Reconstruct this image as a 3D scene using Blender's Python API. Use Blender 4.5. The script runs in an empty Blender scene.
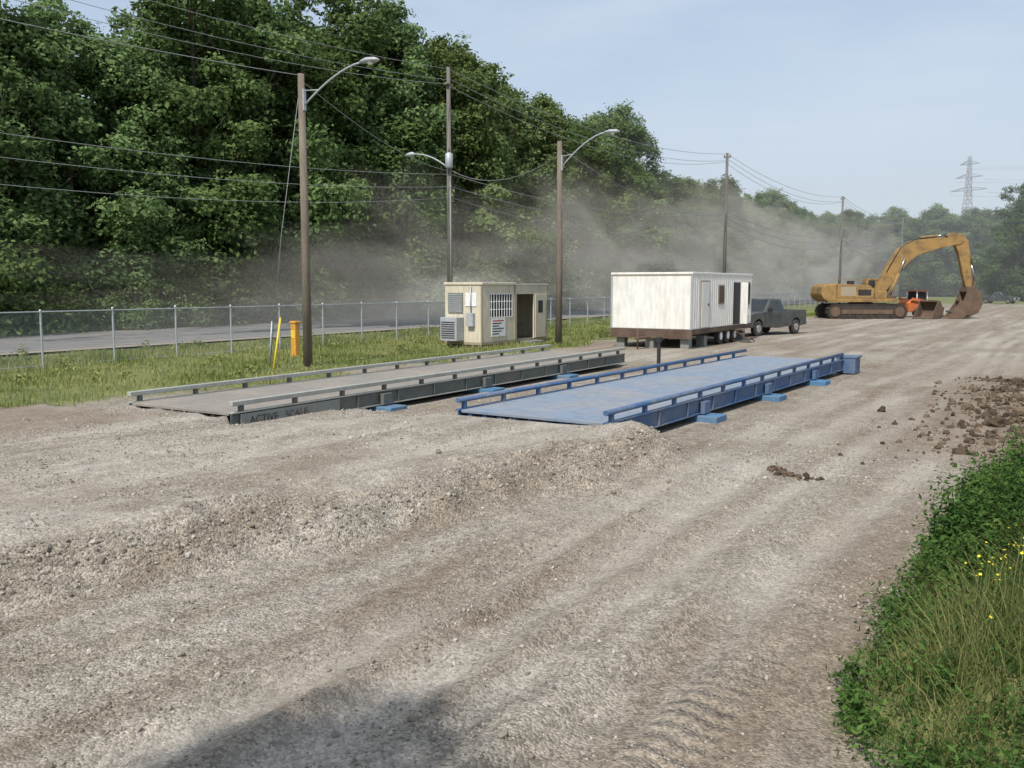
import bpy, math, random
import numpy as np
from mathutils import Vector, Matrix
random.seed(7); rng=np.random.default_rng(7)
sc=bpy.context.scene
COL=sc.collection

# ---------------------------------------------------------------- materials
def newmat(name):
    m=bpy.data.materials.new(name); m.use_nodes=True
    nt=m.node_tree; nt.nodes.clear()
    out=nt.nodes.new('ShaderNodeOutputMaterial')
    return m,nt,out
def nd(nt,t,**kw):
    n=nt.nodes.new(t)
    for k,v in kw.items():
        if k in n.inputs: n.inputs[k].default_value=v
        else: setattr(n,k,v)
    return n
def mixc(nt,fac,a,b,mode='MIX'):
    n=nt.nodes.new('ShaderNodeMix'); n.data_type='RGBA'; n.blend_type=mode
    for sock,v in ((n.inputs[0],fac),(n.inputs[6],a),(n.inputs[7],b)):
        if hasattr(v,'is_linked'): nt.links.new(v,sock)
        elif isinstance(v,(int,float)): sock.default_value=v
        else: sock.default_value=(v[0],v[1],v[2],1)
    return n.outputs[2]
def mth(nt,op,a,b=0.0,clamp=False):
    n=nt.nodes.new('ShaderNodeMath'); n.operation=op; n.use_clamp=clamp
    for i,v in enumerate((a,b)):
        if hasattr(v,'is_linked'): nt.links.new(v,n.inputs[i])
        else: n.inputs[i].default_value=v
    return n.outputs[0]
def noise(nt,vec,scale,detail=4,rough=0.55):
    n=nt.nodes.new('ShaderNodeTexNoise'); n.inputs['Scale'].default_value=scale
    n.inputs['Detail'].default_value=detail; n.inputs['Roughness'].default_value=rough
    if vec is not None: nt.links.new(vec,n.inputs['Vector'])
    return n.outputs[0]
def mrange(nt,v,a,b,c=0,d=1):
    n=nt.nodes.new('ShaderNodeMapRange'); n.clamp=True
    nt.links.new(v,n.inputs[0])
    for i,x in zip((1,2,3,4),(a,b,c,d)): n.inputs[i].default_value=x
    return n.outputs[0]
def scalev(nt,vec,s):
    n=nt.nodes.new('ShaderNodeVectorMath'); n.operation='MULTIPLY'
    nt.links.new(vec,n.inputs[0]); n.inputs[1].default_value=s
    return n.outputs[0]
def pmat(name,col,rough=0.6,metal=0.0,dirt=(0.25,0.2,0.14),dirt_amt=0.35,ns=1.5,bump=0.0,bs=30,streak=False):
    m,nt,out=newmat(name)
    g=nd(nt,'ShaderNodeNewGeometry'); pos=g.outputs['Position']
    v=scalev(nt,pos,(1,1,0.25)) if streak else pos
    f=mrange(nt,noise(nt,v,ns,6,0.65),0.42,0.75,0,dirt_amt)
    f2=mrange(nt,noise(nt,v,ns*7,3,0.6),0.3,0.7,0.85,1.1)
    c=mixc(nt,f,col,dirt)
    cm=nt.nodes.new('ShaderNodeCombineColor')
    for i in range(3): nt.links.new(f2,cm.inputs[i])
    c=mixc(nt,1.0,c,cm.outputs[0],'MULTIPLY')
    p=nd(nt,'ShaderNodeBsdfPrincipled'); nt.links.new(c,p.inputs['Base Color'])
    p.inputs['Metallic'].default_value=metal
    nt.links.new(mth(nt,'ADD',mth(nt,'MULTIPLY',f,0.5),rough,True),p.inputs['Roughness'])
    if bump>0:
        b=nd(nt,'ShaderNodeBump'); b.inputs['Strength'].default_value=bump; b.inputs['Distance'].default_value=0.02
        nt.links.new(noise(nt,pos,bs,4),b.inputs['Height']); nt.links.new(b.outputs[0],p.inputs['Normal'])
    nt.links.new(p.outputs[0],out.inputs[0])
    return m
M={}
M['blue']=pmat('blue_paint',(0.04,0.105,0.23),0.6,dirt=(0.26,0.25,0.24),dirt_amt=0.6,ns=1.3)
M['bluedeck']=pmat('blue_deck_paint',(0.20,0.25,0.32),0.85,dirt=(0.29,0.28,0.265),dirt_amt=1.0,ns=0.8)
M['bluepad']=pmat('blue_footing_paint',(0.07,0.19,0.34),0.65,dirt_amt=0.5)
M['steel']=pmat('weathered_steel',(0.22,0.24,0.23),0.6,0.2,dirt=(0.3,0.26,0.2),dirt_amt=0.5)
M['darksteel']=pmat('grey_green_steel',(0.10,0.118,0.11),0.65,0.1,dirt=(0.24,0.21,0.17),dirt_amt=0.6)
M['railconc']=pmat('dusty_guard_rail',(0.38,0.39,0.35),0.75,dirt=(0.19,0.18,0.15),dirt_amt=0.5,ns=2)
M['greydeck']=pmat('dusty_deck',(0.24,0.22,0.195),0.9,dirt=(0.33,0.285,0.235),dirt_amt=0.9,ns=1)
M['galv']=pmat('galvanised_steel',(0.42,0.45,0.48),0.45,0.4,dirt_amt=0.2)
M['wood']=pmat('weathered_pole_wood',(0.20,0.165,0.13),0.9,dirt=(0.10,0.08,0.065),dirt_amt=0.7,ns=3,bump=0.5,bs=12,streak=True)
M['greypole']=pmat('grey_pole_wood',(0.17,0.155,0.14),0.9,dirt=(0.09,0.08,0.07),dirt_amt=0.6,ns=2,bump=0.4,bs=12,streak=True)
M['lamp']=pmat('lamp_housing',(0.42,0.44,0.47),0.5,0.2,dirt_amt=0.15)
M['wire']=pmat('aluminium_wire',(0.24,0.25,0.26),0.6,dirt_amt=0.1)
M['black']=pmat('black_rubber_hose',(0.03,0.03,0.03),0.6,dirt_amt=0.2)
M['cream']=pmat('cream_siding',(0.60,0.55,0.43),0.6,dirt=(0.34,0.28,0.20),dirt_amt=0.35,ns=1.2,streak=True)
M['tan']=pmat('tan_trim',(0.33,0.27,0.19),0.7,dirt_amt=0.3)
M['white']=pmat('white_siding',(0.76,0.75,0.70),0.5,dirt=(0.47,0.39,0.29),dirt_amt=0.22,ns=0.9,streak=True)
M['brown']=pmat('brown_skirt',(0.085,0.05,0.035),0.7,dirt=(0.25,0.2,0.14),dirt_amt=0.4)
M['dark']=pmat('dark_interior',(0.02,0.02,0.022),0.8,dirt_amt=0.1)
M['glass']=pmat('dark_window_glass',(0.025,0.03,0.035),0.08,dirt_amt=0.08)
M['rubber']=pmat('tyre_rubber',(0.025,0.025,0.026),0.85,dirt=(0.22,0.18,0.13),dirt_amt=0.5,ns=4)
M['yellow']=pmat('excavator_yellow',(0.33,0.20,0.065),0.7,dirt=(0.12,0.085,0.055),dirt_amt=1.0,ns=1.3)
M['rust']=pmat('rusty_steel',(0.12,0.08,0.055),0.8,0.2,dirt=(0.28,0.2,0.13),dirt_amt=0.6)
M['track']=pmat('track_steel',(0.045,0.037,0.032),0.8,0.3,dirt=(0.18,0.14,0.10),dirt_amt=0.5,ns=2)
M['orange']=pmat('orange_paint',(0.62,0.16,0.04),0.65,dirt_amt=0.5)
M['amber']=pmat('amber_yellow_plastic',(0.62,0.30,0.04),0.6,dirt_amt=0.4)
M['ypaint']=pmat('yellow_paint',(0.75,0.55,0.05),0.5,dirt_amt=0.1)
M['carsilver']=pmat('grey_car_paint',(0.075,0.09,0.09),0.3,0.4,dirt=(0.25,0.21,0.17),dirt_amt=0.5)
M['carblue']=pmat('blue_car_paint',(0.04,0.09,0.2),0.3,0.3,dirt_amt=0.4)
M['chrome']=pmat('chrome',(0.6,0.6,0.6),0.25,0.9,dirt_amt=0.2)
M['headlight']=pmat('headlight_lens',(0.8,0.8,0.78),0.15,dirt_amt=0.1)
M['signw']=pmat('white_sign_board',(0.8,0.8,0.8),0.5,dirt_amt=0.1)
M['ink']=pmat('black_lettering',(0.03,0.03,0.035),0.7,dirt_amt=0.3)
M['red']=pmat('red_lettering',(0.5,0.04,0.03),0.6,dirt_amt=0.1)
M['hazedsteel']=pmat('hazed_tower_steel',(0.30,0.34,0.38),0.6,0.1,dirt_amt=0.1)  # distance haze painted into the steel as a paler blue-grey

def leafmat(name,c1,c2,transl=0.35,objrand=True):
    m,nt,out=newmat(name)
    a=nd(nt,'ShaderNodeAttribute'); a.attribute_name='tone'
    c=mixc(nt,a.outputs['Fac'],c1,c2)
    if objrand:
        oi=nd(nt,'ShaderNodeObjectInfo')
        h=nd(nt,'ShaderNodeHueSaturation')
        nt.links.new(c,h.inputs['Color'])
        nt.links.new(mrange(nt,oi.outputs['Random'],0,1,0.475,0.51),h.inputs['Hue'])
        v=mth(nt,'FRACT',mth(nt,'MULTIPLY',oi.outputs['Random'],7.31))
        nt.links.new(mrange(nt,v,0,1,0.72,1.25),h.inputs['Value'])
        nt.links.new(mrange(nt,v,0,1,0.95,0.82),h.inputs['Saturation'])
        c=h.outputs[0]
    d=nd(nt,'ShaderNodeBsdfDiffuse'); t=nd(nt,'ShaderNodeBsdfTranslucent')
    nt.links.new(c,d.inputs[0]); nt.links.new(c,t.inputs[0])
    mx=nd(nt,'ShaderNodeMixShader'); mx.inputs[0].default_value=transl
    nt.links.new(d.outputs[0],mx.inputs[1]); nt.links.new(t.outputs[0],mx.inputs[2])
    nt.links.new(mx.outputs[0],out.inputs[0])
    return m
M['leaf']=leafmat('tree_foliage',(0.075,0.13,0.035),(0.205,0.30,0.09),0.35)
M['bark']=pmat('bark',(0.11,0.09,0.07),0.95,dirt=(0.05,0.045,0.04),dirt_amt=0.6,ns=4)
M['grassb']=leafmat('grass_blades',(0.14,0.19,0.05),(0.40,0.40,0.17),0.3,False)
M['grassn']=leafmat('grass_blades_near',(0.065,0.11,0.028),(0.32,0.32,0.13),0.3,False)
M['weed']=leafmat('weed_leaves',(0.035,0.08,0.022),(0.13,0.22,0.055),0.3,False)
M['flower']=pmat('yellow_flower',(0.8,0.65,0.04),0.7,dirt_amt=0.0)

# ---------------------------------------------------------------- helpers
def empty(name,loc=(0,0,0),rz=0):
    e=bpy.data.objects.new(name,None); COL.objects.link(e); e.location=loc; e.rotation_euler=(0,0,rz)
    e.empty_display_size=0.3
    return e
def addobj(name,me,parent=None,loc=(0,0,0),rot=(0,0,0)):
    o=bpy.data.objects.new(name,me); COL.objects.link(o); o.location=loc; o.rotation_euler=rot
    if parent: o.parent=parent
    return o
def pyd(name,V,F,mat,parent=None,bevel=0,loc=(0,0,0),rot=(0,0,0),smooth=False,seg=2):
    me=bpy.data.meshes.new(name); me.from_pydata([tuple(v) for v in V],[],F); me.validate()
    import bmesh
    bm=bmesh.new(); bm.from_mesh(me); bmesh.ops.recalc_face_normals(bm,faces=bm.faces); bm.to_mesh(me); bm.free()
    me.materials.append(mat)
    if smooth:
        for p in me.polygons: p.use_smooth=True
    o=addobj(name,me,parent,loc,rot)
    if bevel>0:
        b=o.modifiers.new('b','BEVEL'); b.width=bevel; b.segments=seg; b.limit_method='ANGLE'
    return o
def box(name,a,b,mat,parent=None,bevel=0.01,rot=(0,0,0)):
    c=[(a[i]+b[i])/2 for i in range(3)]; h=[abs(b[i]-a[i])/2 for i in range(3)]
    V=[(x*h[0],y*h[1],z*h[2]) for x in(-1,1) for y in(-1,1) for z in(-1,1)]
    F=[(0,1,3,2),(4,6,7,5),(0,4,5,1),(2,3,7,6),(0,2,6,4),(1,5,7,3)]
    bv=min(bevel,min(h)*0.6)
    return pyd(name,V,F,mat,parent,bv,c,rot)
def tube(pts,rad,n=8,cap=True):
    pts=[Vector(p) for p in pts]
    if not hasattr(rad,'__len__'): rad=[rad]*len(pts)
    V=[];F=[]
    for i,p in enumerate(pts):
        d=(pts[min(i+1,len(pts)-1)]-pts[max(i-1,0)]).normalized()
        up=Vector((0,0,1)) if abs(d.z)<0.9 else Vector((1,0,0))
        u=d.cross(up).normalized(); w=d.cross(u)
        for k in range(n):
            t=2*math.pi*k/n; V.append(p+(u*math.cos(t)+w*math.sin(t))*rad[i])
    for i in range(len(pts)-1):
        for k in range(n):
            F.append((i*n+k,i*n+(k+1)%n,(i+1)*n+(k+1)%n,(i+1)*n+k))
    if cap:
        F.append(tuple(range(n-1,-1,-1))); F.append(tuple((len(pts)-1)*n+k for k in range(n)))
    return V,F
def tubeobj(name,pts,rad,mat,parent=None,n=8):
    V,F=tube(pts,rad,n); o=pyd(name,V,F,mat,parent)
    for p in o.data.polygons:
        if len(p.vertices)==4: p.use_smooth=True
    return o
def merge(name,parts,mat,parent=None,bevel=0):
    V=[];F=[]
    for v,f in parts:
        k=len(V); V+=list(v); F+=[tuple(i+k for i in ff) for ff in f]
    return pyd(name,V,F,mat,parent,bevel)
def boxvf(a,b):
    V=[(x,y,z) for x in(a[0],b[0]) for y in(a[1],b[1]) for z in(a[2],b[2])]
    return V,[(0,1,3,2),(4,6,7,5),(0,4,5,1),(2,3,7,6),(0,2,6,4),(1,5,7,3)]
def prof(name,pts,y0,y1,mat,parent=None,bevel=0.02,loc=(0,0,0),rot=(0,0,0)):
    n=len(pts)
    V=[(x,y0,z) for x,z in pts]+[(x,y1,z) for x,z in pts]
    F=[tuple(range(n)),tuple(range(2*n-1,n-1,-1))]+[(i,(i+1)%n,n+(i+1)%n,n+i) for i in range(n)]
    return pyd(name,V,F,mat,parent,bevel,loc,rot)
def fastmesh(name,V,F,mats,tone=None,matidx=None,smooth=False):
    V=np.asarray(V,dtype=np.float32); F=np.asarray(F,dtype=np.int32)
    me=bpy.data.meshes.new(name); k=F.shape[1]
    me.vertices.add(len(V)); me.vertices.foreach_set('co',V.ravel())
    me.loops.add(F.size); me.loops.foreach_set('vertex_index',F.ravel())
    me.polygons.add(len(F)); me.polygons.foreach_set('loop_start',np.arange(0,F.size,k,dtype=np.int32))
    try: me.polygons.foreach_set('loop_total',np.full(len(F),k,dtype=np.int32))
    except Exception: pass
    if matidx is not None: me.polygons.foreach_set('material_index',np.asarray(matidx,dtype=np.int32))
    for m in mats: me.materials.append(m)
    if tone is not None:
        a=me.attributes.new('tone','FLOAT','POINT'); a.data.foreach_set('value',np.asarray(tone,dtype=np.float32))
    me.update(calc_edges=True)
    me.polygons.foreach_set('use_smooth',np.full(len(F),smooth))
    return me
_lat={}
def vn(x,y,s,seed=0):
    if seed not in _lat: _lat[seed]=np.random.default_rng(seed+100).random((256,256))
    L=_lat[seed]; x=np.asarray(x,float)/s+1000; y=np.asarray(y,float)/s+1000
    xi=np.floor(x).astype(int); yi=np.floor(y).astype(int); fx=x-xi; fy=y-yi
    fx=fx*fx*(3-2*fx); fy=fy*fy*(3-2*fy)
    a=L[xi%256,yi%256]; b=L[(xi+1)%256,yi%256]; c=L[xi%256,(yi+1)%256]; d=L[(xi+1)%256,(yi+1)%256]
    return (a*(1-fx)+b*fx)*(1-fy)+(c*(1-fx)+d*fx)*fy
def fbm(x,y,s,seed=0,o=4):
    r=0;a=1;t=0
    for i in range(o):
        r=r+a*vn(x,y,s/2**i,seed+i); t+=a; a*=0.55
    return r/t
def ss(v): v=np.clip(v,0,1); return v*v*(3-2*v)

# ---------------------------------------------------------------- terrain
def edge_pad(y): return -7.9+(np.clip(y,-5,14)-3.5)*0.29
def pad_amt(x,y):
    e=edge_pad(y)+ (fbm(x,y,1.6,11,3)-0.5)*0.8
    a=ss((e-x)/1.0+0.3)
    yend=np.where(x<-12.2,11.25,13.75)
    inlane=((x<-6.4)&(x>-10.3))|(x<-13.1)&(x>-16.3)
    b=np.where(inlane,ss((yend-y)/0.15+0.5),ss((yend-0.3-y)/0.9+0.5+(fbm(x,y,0.9,21,2)-0.5)))
    c=ss((x+19.5)/2.0)
    return a*b*(0.25+0.75*c)
def berm_edge(y): return -1.38+0.55*np.clip(6-y,0,3)+0.03*np.clip(y-8,0,5)+0.5*np.clip(y-12.8,0,50)
RUTS=((-2.2,0.26,.055),(-3.1,0.2,.03),(-4.0,0.28,.055),(-5.0,0.22,.035))
def rutx(x,y,rx): return x-rx-0.35*np.sin(y*0.16+rx)-0.02*y
def Hf(x,y):
    x=np.asarray(x,float); y=np.asarray(y,float)
    near=np.exp(-((x+8)**2+(y-15)**2)/60**2)
    z=(fbm(x,y,4,1,3)-0.5)*0.14*near+(fbm(x,y,0.6,5,3)-0.5)*0.05*near
    p=pad_amt(x,y)
    rr=0
    for rx,w,dp in RUTS:
        xx=rutx(x,y,rx)
        rr=rr-dp*np.exp(-(xx/w)**2)+0.7*dp*np.exp(-((np.abs(xx)-w*1.5)/0.13)**2)
    for rx,w,dp in ((-8.1,.25,.035),(-9.7,.25,.035),(-13.9,.25,.03),(-15.4,.25,.03)):
        xx=rutx(x,y,rx); rr=rr-dp*np.exp(-(xx/w)**2)+0.7*dp*np.exp(-((np.abs(xx)-w*1.6)/0.13)**2)
    z=z*(1-0.6*p)+0.40*p+rr*near*ss((13.0-y)/1+ss((x+5.6)/.3))
    slope=4*p*(1-p)
    z=z+slope*((fbm(x,y,0.35,9,4)-0.5)*0.20+0.05)
    z=z+0.12*np.exp(-((x-edge_pad(y)+0.75+(fbm(x,y,1.6,12,3)-.5)*.8)/0.35)**2)*ss((13.6-y)/1)*(0.3+fbm(x,y,0.5,14,3))
    b=ss((x-berm_edge(y)+(fbm(x,y,0.8,31,3)-.5)*0.5)/2.3)*ss((16.5-y)/4+0.2)
    z=z+b*0.95
    d=np.exp(-((x+0.2)/1.5)**2)*ss((y-16.5)/2.5)*ss((31-y)/4)
    z=z+d*(0.10+0.35*(fbm(x,y,1.1,41,4)-0.3))
    z=z+0.22*np.exp(-((x+5.6)/0.9)**2-((y-12.9)/1.3)**2)*(0.4+fbm(x,y,0.5,43,3))
    und=ss((y-14.0)/0.2)*ss((31-y)/0.3)*ss((x+10.5)/0.2)*ss((-5.8-x)/0.2)
    und=np.maximum(und,ss((y-11.5)/0.2)*ss((28.8-y)/0.3)*ss((x+16.4)/0.2)*ss((-13.0-x)/0.2))
    z=z*(1-und)+(-0.03)*und
    g=ss((-19.2-x)/1.5)
    z=z+g*0.05*near
    return z
def axis(lo,hi,a,b,step,grow=1.12):
    xs=list(np.arange(a,b,step)); d=step; v=xs[-1]
    while v<hi: d*=grow; v+=d; xs.append(v)
    d=step; v=a; L=[]
    while v>lo: d*=grow; v-=d; L.append(v)
    return np.array(L[::-1]+xs)
xs=axis(-2500,2500,-22,3.5,0.08); ys=axis(-600,3500,1.5,27,0.08)
X,Y=np.meshgrid(xs,ys,indexing='ij'); Z=Hf(X,Y)
nx,ny=len(xs),len(ys)
idx=np.arange(nx*ny).reshape(nx,ny)
F=np.stack([idx[:-1,:-1],idx[1:,:-1],idx[1:,1:],idx[:-1,1:]],-1).reshape(-1,4)
V=np.stack([X,Y,Z],-1).reshape(-1,3)

def grassmask(x,y):
    n=(fbm(x,y,2.5,51,4)-0.5)
    left=ss((-19.4-x+n*3.0)/0.9)
    n5=(fbm(x,y,0.7,55,3)-0.5)
    b=ss((x-berm_edge(y)-0.05+n*1.0+n5*0.9)/0.4)*ss((15.5-y)/2)
    far=ss((y-150-20*n)/8)
    farr=ss((x-28-10*n)/5)*ss((y-20)/10)
    return np.clip(np.maximum.reduce([left,b,far*0.9,farr*0.8]),0,1)
gm=grassmask(X,Y)
n2=fbm(X,Y,3,61,4); n3=fbm(X,Y,7,65,4)
soil=np.clip(np.exp(-((X+0.9)/2.0)**2)*ss((Y-14)/4)*ss((36-Y)/6)*1.3,0,1)
soil=np.maximum(soil,ss((-13.5-X)/1.5)*ss((11.4-Y)/1.5)*ss((X+21)/1.0)*0.85*ss((n2-0.30)/0.15))
soil=np.maximum(soil,0.65*np.exp(-((X+1.5)/1.1)**2)*ss((16-Y)/6)*ss((n2-.25)/.25))
soil=np.maximum(soil,0.55*ss((Y-30)/8)*ss((n2-0.42)/0.2))
soil=np.maximum(soil,0.5*ss((n2-0.55)/0.12))
soil=np.maximum(soil,0.35*ss((n3-0.48)/0.12)*ss((X+6)/1))
p=pad_amt(X,Y)
lane=np.zeros_like(X)
for rx,w in ((-2.2,.3),(-3.1,.2),(-4.0,.34),(-5.0,.22),(-8.1,0.4),(-9.7,0.4),(-11.3,.3),(-13.9,.4),(-15.4,.4)):
    lane=np.maximum(lane,np.exp(-(rutx(X,Y,rx)/w)**2)*ss((fbm(X,Y,2.2,71,3)-0.25)/0.3))
lane=np.maximum(lane,0.75*p*(1-ss((4*p*(1-p))*3))*ss((fbm(X,Y,1.7,75,4)-0.36)/0.2))
lane*=1-4*p*(1-p)*0.8
me=fastmesh('ground',V,F,[],smooth=True)
ca=me.color_attributes.new('masks','FLOAT_COLOR','POINT')
ca.data.foreach_set('color',np.stack([gm,np.clip(soil,0,1),lane,4*p*(1-p)],-1).reshape(-1).astype(np.float32))
m,nt,out=newmat('gravel_ground')
geo=nd(nt,'ShaderNodeNewGeometry'); pos=geo.outputs['Position']
at=nd(nt,'ShaderNodeAttribute'); at.attribute_name='masks'
sep=nd(nt,'ShaderNodeSeparateColor'); nt.links.new(at.outputs['Color'],sep.inputs[0])
grs,soi,lan=sep.outputs[0],sep.outputs[1],sep.outputs[2]
c=mixc(nt,mrange(nt,noise(nt,pos,0.35,5),0.35,0.65),(0.265,0.228,0.18),(0.325,0.287,0.235))
streak=noise(nt,scalev(nt,pos,(1.6,0.09,1)),1.0,2,0.5)
c=mixc(nt,mrange(nt,streak,0.42,0.66,0,0.75),c,(0.37,0.335,0.285))
c=mixc(nt,mrange(nt,noise(nt,scalev(nt,pos,(2.0,0.25,1)),1.0,2,0.5),0.48,0.68,0,0.6),c,(0.20,0.158,0.115))
c=mixc(nt,mth(nt,'MULTIPLY',lan,0.7),c,(0.395,0.36,0.31))
soilc=mixc(nt,mrange(nt,noise(nt,pos,1.3,6,0.7),0.35,0.65),(0.15,0.108,0.075),(0.24,0.188,0.14))
c=mixc(nt,mth(nt,'MULTIPLY',soi,0.8),c,soilc)
vo=nd(nt,'ShaderNodeTexVoronoi'); vo.inputs['Scale'].default_value=48; nt.links.new(pos,vo.inputs['Vector'])
vs=nd(nt,'ShaderNodeSeparateColor'); nt.links.new(vo.outputs['Color'],vs.inputs[0])
st=mrange(nt,vs.outputs[0],0,1,0.58,1.42)
vo2=nd(nt,'ShaderNodeTexVoronoi'); vo2.inputs['Scale'].default_value=17; nt.links.new(pos,vo2.inputs['Vector'])
vs2=nd(nt,'ShaderNodeSeparateColor'); nt.links.new(vo2.outputs['Color'],vs2.inputs[0])
st=mth(nt,'MULTIPLY',st,mrange(nt,vs2.outputs[1],0,1,0.85,1.15))
st=mth(nt,'MULTIPLY',st,mrange(nt,noise(nt,pos,3,6,0.75),0.3,0.7,0.75,1.22))
k=mrange(nt,mth(nt,'ADD',mth(nt,'MULTIPLY',lan,0.65),mth(nt,'MULTIPLY',soi,0.45)),0,1,1,0.15)
stm=mth(nt,'ADD',mth(nt,'MULTIPLY',mth(nt,'SUBTRACT',st,1.0),mrange(nt,k,0,1,0.35,1)),1.0)
cc=nt.nodes.new('ShaderNodeCombineColor')
for i in range(3): nt.links.new(stm,cc.inputs[i])
c=mixc(nt,1.0,c,cc.outputs[0],'MULTIPLY')
gc=mixc(nt,mrange(nt,noise(nt,pos,0.8,6,0.7),0.35,0.65),(0.12,0.155,0.05),(0.28,0.28,0.12))
gc=mixc(nt,mrange(nt,noise(nt,pos,5,4,0.7),0.4,0.7,0,0.7),gc,(0.08,0.09,0.04))
c=mixc(nt,grs,c,gc)
pb=nd(nt,'ShaderNodeBsdfPrincipled'); nt.links.new(c,pb.inputs['Base Color']); pb.inputs['Roughness'].default_value=0.95
pb.inputs['Specular IOR Level'].default_value=0.15
sp=nd(nt,'ShaderNodeSeparateXYZ'); nt.links.new(pos,sp.inputs[0])
def treads(cx,y1):
    wx=mth(nt,'SUBTRACT',sp.outputs[0],cx)
    msk=mth(nt,'MULTIPLY',mrange(nt,mth(nt,'ABSOLUTE',wx),0.20,0.28,1,0),mth(nt,'MULTIPLY',mrange(nt,sp.outputs[1],y1-1.8,y1,1,0),mrange(nt,noise(nt,pos,1.2),0.35,0.6,0.25,1)))
    wv=mth(nt,'SINE',mth(nt,'MULTIPLY',mth(nt,'ADD',sp.outputs[1],mth(nt,'MULTIPLY',noise(nt,pos,2.0,2),0.15)),36))
    return mth(nt,'MULTIPLY',mth(nt,'MULTIPLY',wv,msk),1.1)
hgt=mth(nt,'ADD',mth(nt,'MULTIPLY',mth(nt,'SUBTRACT',1.0,vo.outputs['Distance']),k),mth(nt,'MULTIPLY',noise(nt,pos,9,6,0.7),1.3))
hgt=mth(nt,'ADD',hgt,treads(-1.95,7.6))
hgt=mth(nt,'ADD',hgt,treads(-14.6,9.5))
bp=nd(nt,'ShaderNodeBump'); bp.inputs['Strength'].default_value=0.75; bp.inputs['Distance'].default_value=0.022
nt.links.new(hgt,bp.inputs['Height']); nt.links.new(bp.outputs[0],pb.inputs['Normal'])
nt.links.new(pb.outputs[0],out.inputs[0])
me.materials.append(m); addobj('ground',me)

def strip(name,x0,x1,y0,y1,z,mat):
    ys_=np.arange(y0,y1,10.0); V=[];F=[]
    for i,y in enumerate(ys_):
        V+=[(x0,y,z),(x1,y,z)]
        if i: F.append((2*i-2,2*i-1,2*i+1,2*i))
    return pyd(name,V,F,mat)
M['asphalt']=pmat('dusty_asphalt',(0.19,0.185,0.18),0.9,dirt=(0.28,0.25,0.215),dirt_amt=0.6,ns=0.15,bump=0.2)
M['shoulder']=pmat('gravel_shoulder',(0.32,0.28,0.23),0.95,dirt_amt=0.4,ns=0.8,bump=0.4)
M['paint']=pmat('road_paint',(0.6,0.6,0.56),0.8,dirt_amt=0.5)
strip('road_shoulder',-48.9,-35.2,-60,235,0.14,M['shoulder'])
strip('road',-47.4,-36.4,-60,235,0.15,M['asphalt'])
V=[];F=[]
for (x0,x1,dash) in ((-36.85,-36.75,0),(-47.1,-47.0,0),(-42.0,-41.88,1)):
    y=-40
    while y<225:
        L=3 if dash else 9; k=len(V)
        V+=[(x0,y,.154),(x1,y,.154),(x1,y+L,.154),(x0,y+L,.154)]; F.append((k,k+1,k+2,k+3)); y+=9
pyd('road_markings',V,F,M['paint'])

# ---------------------------------------------------------------- loose stones / clods
def ico(sub=0):
    t=(1+5**.5)/2
    V=np.array([(-1,t,0),(1,t,0),(-1,-t,0),(1,-t,0),(0,-1,t),(0,1,t),(0,-1,-t),(0,1,-t),(t,0,-1),(t,0,1),(-t,0,-1),(-t,0,1)],float)
    V/=np.linalg.norm(V[0])
    F=[(0,11,5),(0,5,1),(0,1,7),(0,7,10),(0,10,11),(1,5,9),(5,11,4),(11,10,2),(10,7,6),(7,1,8),(3,9,4),(3,4,2),(3,2,6),(3,6,8),(3,8,9),(4,9,5),(2,4,11),(6,2,10),(8,6,7),(9,8,1)]
    for s in range(sub):
        V=list(map(tuple,V)); mid={}; nf=[]
        def mp(a,b):
            kk=(min(a,b),max(a,b))
            if kk not in mid:
                q=(np.array(V[a])+np.array(V[b])); q/=np.linalg.norm(q); mid[kk]=len(V); V.append(tuple(q))
            return mid[kk]
        for a,b,c_ in F:
            x,y,z=mp(a,b),mp(b,c_),mp(c_,a); nf+=[(a,x,z),(b,y,x),(c_,z,y),(x,y,z)]
        F=nf; V=np.array(V)
    return np.array(V),np.array(F)
def scatter_rocks(name,px,py,sz,mat,sub=0,sink=0.25,rough=0.25):
    n=len(px); bV,bF=ico(sub); nv=len(bV)
    sc3=rng.uniform(0.6,1.15,(n,1,3))*np.array([1,1,0.7])
    R=np.linalg.qr(rng.normal(size=(n,3,3)))[0]
    V=bV[None]*(1+rng.uniform(-rough,rough,(n,nv,1)))
    V=V*sc3; V=np.einsum('nij,nvj->nvi',R,V)*sz[:,None,None]
    pz=Hf(px,py)+sz*(0.5-sink)
    V=V+np.stack([px,py,pz],-1)[:,None,:]
    F=bF[None]+(np.arange(n)*nv)[:,None,None]
    tone=np.repeat(rng.random(n),nv)
    me=fastmesh(name,V.reshape(-1,3),F.reshape(-1,3),[mat],tone)
    return addobj(name,me)
def tonemat(name,c1,c2,c3):
    m,nt,out=newmat(name)
    a=nd(nt,'ShaderNodeAttribute'); a.attribute_name='tone'
    cr=nd(nt,'ShaderNodeValToRGB'); nt.links.new(a.outputs['Fac'],cr.inputs[0])
    cr.color_ramp.elements[0].color=(*c1,1); cr.color_ramp.elements[1].color=(*c3,1)
    e=cr.color_ramp.elements.new(0.6); e.color=(*c2,1)
    p=nd(nt,'ShaderNodeBsdfPrincipled'); p.inputs['Roughness'].default_value=0.9; p.inputs['Specular IOR Level'].default_value=0.2
    nt.links.new(cr.outputs[0],p.inputs['Base Color']); nt.links.new(p.outputs[0],out.inputs[0])
    return m
stm_=tonemat('gravel_stones',(0.18,0.15,0.12),(0.31,0.275,0.23),(0.48,0.45,0.40))
N=110000
px=rng.uniform(-16,0.5,N); py=2.5+rng.random(N)**1.3*17
pp=pad_amt(px,py); sl=4*pp*(1-pp); cl=fbm(px,py,0.9,81,3)
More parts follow.
